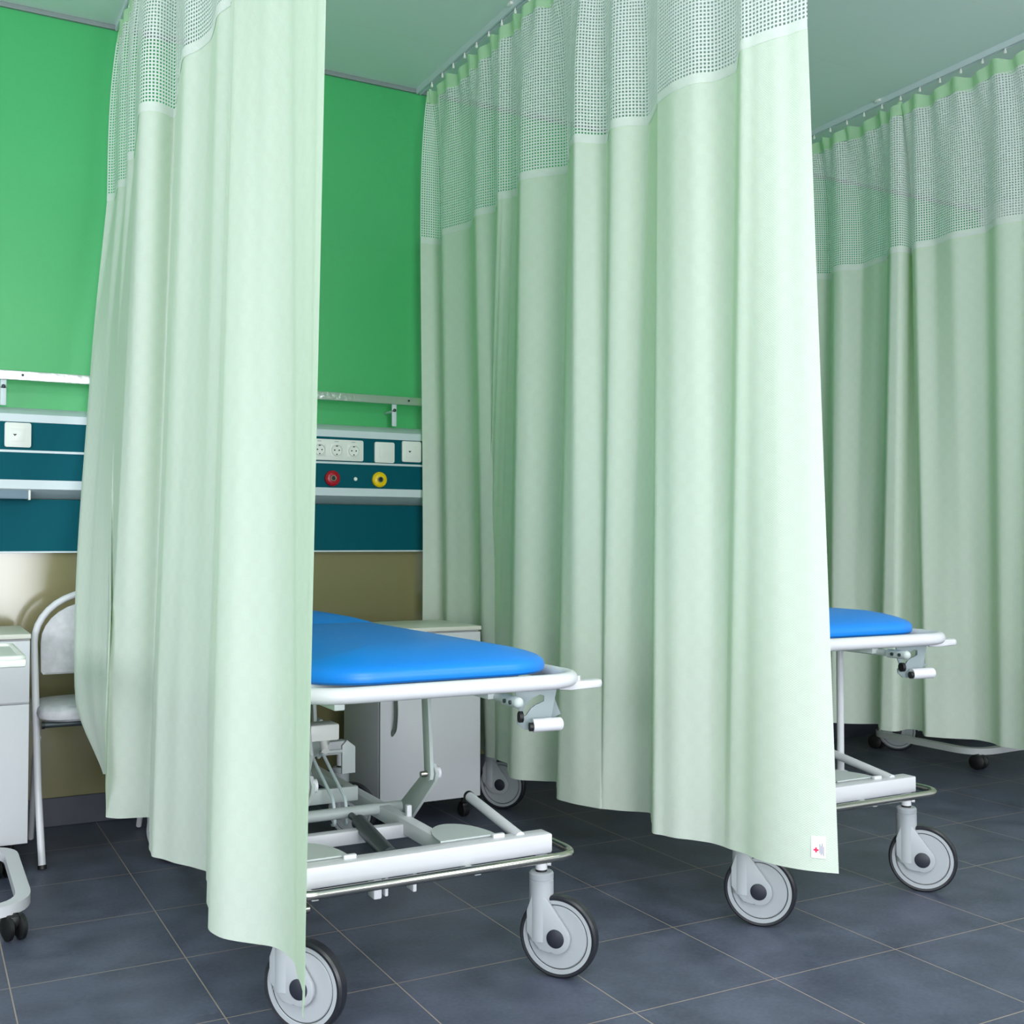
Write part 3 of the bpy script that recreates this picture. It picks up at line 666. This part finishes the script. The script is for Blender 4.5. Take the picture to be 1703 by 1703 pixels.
# ------------------------------------------------------------------ bedside cabinets
def cabinet(label, x0, x1, y0, y1, z0, z1, drawer_z, group):
    t = thing('bedside_cabinet', label, 'cabinet', ((x0+x1)/2, (y0+y1)/2, 0), 0, group); w_ = (x1-x0)/2; d = (y1-y0)/2
    MB().box((-w_, -d+0.018, z0), (w_, d, z1-0.018), 0.0015).obj('carcass', M['laminate'], t)
    MB().box((-w_-0.002, -d-0.004, z1-0.016), (w_+0.002, d, z1), 0.003).obj('top_board', M['laminate_top'], t)
    MB().box((-w_+0.001, -d, z0+0.001), (w_-0.001, -d+0.016, drawer_z-0.003), 0.0015).obj('door', M['laminate'], t)
    dr = MB().box((-w_+0.001, -d, drawer_z+0.003), (w_-0.001, -d+0.016, z1-0.022), 0.0015).obj('drawer', M['laminate'], t)
    hd = fillet([(-w_+0.045, -d+0.002, drawer_z-0.09), (-w_+0.050, -d-0.024, drawer_z-0.11), (-w_+0.050, -d-0.030, drawer_z-0.17), (-w_+0.048, -d-0.022, drawer_z-0.23), (-w_+0.045, -d+0.002, drawer_z-0.25)], 0.03, 5)
    MB().tube(hd, 0.005, 10, flat=(0.0035, 0.008)).obj('door_handle', M['handle'], t)
    hd2 = fillet([(-0.05, -d+0.002, z1-0.09), (-0.04, -d-0.026, z1-0.09), (0.04, -d-0.026, z1-0.09), (0.05, -d+0.002, z1-0.09)], 0.02, 5)
    MB().tube(hd2, 0.005, 10, flat=(0.008, 0.0035)).obj('drawer_handle', M['handle'], dr)
    for sx in (-1, 1):
        for sy in (-1, 1):
            cx, cy = sx*(w_-0.045), sy*(d-0.055)
            MB().lathe([(0.0, -0.014), (0.018, -0.014), (0.025, -0.009), (0.025, 0.009), (0.018, 0.014), (0.0, 0.014)], (cx, cy, 0.0255), (1, 0.3, 0), 24).cyl((cx, cy, 0.03), (cx, cy, z0+0.004), 0.008, 10).box((cx-0.012, cy-0.02, 0.036), (cx+0.012, cy+0.02, 0.054), 0.006).obj('caster', M['black'], t)
    return t
cabinet('white bedside cabinet with a curved door handle beyond the centre blue couch', 1.488, 1.893, 3.75, 4.13, 0.083, 0.722, 0.590, 'bedside cabinets')
cabinet('white bedside cabinet at the left edge beside the folding chair', -0.085, 0.333, 3.837, 4.24, 0.083, 0.745, 0.525, 'bedside cabinets')

# ------------------------------------------------------------------ overbed tables
def overbed(label, x, y, group, mirror=1, dz=0.0):
    """C-shaped wheeled base, column and tray; (x, y) is the outer front corner of the base"""
    t = thing('overbed_table', label, 'overbed table', (x, y, 0), 0, group); s = mirror; z = 0.079
    base = fillet([(-0.62*s, 0.03, z), (0.0, 0.0, z), (0.0, 0.62, z), (-0.62*s, 0.62, z)], [0, 0.13, 0.10, 0], 8)
    MB().tube(base, 0.02, 12, flat=(0.019, 0.014)).obj('base_frame', M['white'], t)
    MB().box((-0.40*s-0.02, 0.60, z-0.014), (-0.40*s+0.02, 0.64, 0.60+dz), 0.005).obj('column', M['white'], t)
    MB().box((-0.40*s-0.014, 0.604, 0.55+dz), (-0.40*s+0.014, 0.636, 0.70+dz), 0.003).box((-0.40*s-0.03, 0.05, 0.70+dz), (-0.40*s+0.03, 0.63, 0.722+dz), 0.004).obj('support_arm', M['greywhite'], t)
    x0, x1 = sorted((-0.80*s, -0.02*s))
    tr = MB().box((x0, -0.14, 0.722+dz), (x1, 0.28, 0.742+dz), 0.006)
    rim = rrect(x0+0.006, x1-0.006, -0.134, 0.274, 0.02, 5)
    tr.tube([(a, b, 0.744+dz) for a, b in rim], 0.007, 10, closed=True)
    tr.obj('tray_top', M['plastic'], t)
    for cx, cy in ((-0.03*s, 0.02), (-0.02*s, 0.62), (-0.56*s, 0.04), (-0.56*s, 0.62)):
        c = MB()
        for q in (-1, 1): c.lathe([(0.0, -0.009), (0.025, -0.009), (0.034, -0.003), (0.034, 0.006), (0.025, 0.011), (0.0, 0.012)], (cx+q*0.014, cy-0.01, 0.034), (q, 0.35*q, 0), 24)
        c.cyl((cx, cy-0.01, 0.03), (cx, cy, z-0.012), 0.010, 12).box((cx-0.014, cy-0.03, 0.038), (cx+0.014, cy+0.015, 0.066), 0.008)
        c.obj('caster', M['black'], t)
    return t
overbed('white wheeled overbed table at the left edge, in front of the left cabinet', 0.275, 3.17, 'overbed tables')
overbed('overbed table behind the right curtain, only its grey base and casters showing', 4.275, 3.46, 'overbed tables', -1, 0.28)

# ------------------------------------------------------------------ folding chair
def chair():
    t = thing('folding_chair', 'white tubular folding chair with speckled grey pads beside the left cabinet', 'chair', (0.553, 3.99, 0))
    hw = 0.19
    def leg(s): return [(s*0.178, -0.165, 0.0), (s*0.188, -0.10, 0.25), (s*hw, -0.035, 0.475), (s*hw, 0.03, 0.64), (s*hw, 0.05, 0.70)]
    arc = []
    for a in range(0, 181, 10):
        c, si = math.cos(math.radians(a)), math.sin(math.radians(a)); arc.append((hw*c, 0.05+0.03*si, 0.70+0.165*si))
    MB().tube(leg(1)+arc[1:-1]+list(reversed(leg(-1))), 0.0115, 14).obj('tube_frame', M['white'], t)
    for s in (1, -1):
        MB().cyl((s*0.178, -0.165, 0.0), (s*0.1785, -0.1625, 0.012), 0.0135, 14).obj('foot_cap', M['black'], t)
    MB().tube([(-0.186, -0.06, 0.40), (-0.184, 0.05, 0.30), (-0.180, 0.205, 0.012)], 0.010, 12).obj('rear_leg', M['white'], t)
    MB().tube([(0.186, -0.06, 0.40), (0.184, 0.05, 0.30), (0.180, 0.205, 0.012)], 0.010, 12).obj('rear_leg', M['white'], t)
    cb = MB().cyl((-0.175, -0.125, 0.448), (0.175, -0.125, 0.448), 0.010, 12).cyl((-0.175, 0.15, 0.45), (0.175, 0.15, 0.45), 0.010, 12).obj('seat_bar', M['dark'], t)
    MB().cyl((-0.182, -0.125, 0.448), (-0.172, -0.125, 0.448), 0.0125, 14).obj('end_plug', M['black'], cb)
    # seat pad
    out = rrect(-0.190, 0.190, -0.17, 0.19, 0.09, 8)
    rings = []
    for k, z in ((0.93, 0.458), (0.985, 0.466), (1.0, 0.478), (0.985, 0.492), (0.93, 0.502), (0.7, 0.508), (0.35, 0.510)): rings.append([V(a*k, 0.01+(b-0.01)*k, z) for a, b in out])
    MB().rings(rings).obj('seat', M['greyfab'], t)
    # back pad: flat bottom, round top, inside the arch
    out = [(-0.165, 0.595), (0.165, 0.595), (0.172, 0.605)]
    for a in range(0, 181, 12): out.append((0.172*math.cos(math.radians(a)), 0.70+0.135*math.sin(math.radians(a))))
    out.append((-0.172, 0.605))
    rings = []
    for k, yy in ((0.95, 0.035), (1.0, 0.04), (1.0, 0.052), (0.97, 0.06), (0.85, 0.064)):
        rings.append([V(a*k, yy - 0.03 + (0.71+(b-0.71)*k-0.595)*0.16, 0.71+(b-0.71)*k) for a, b in out])
    MB().rings(rings).obj('backrest', M['greyfab'], t)
chair()
bpy.context.view_layer.update()
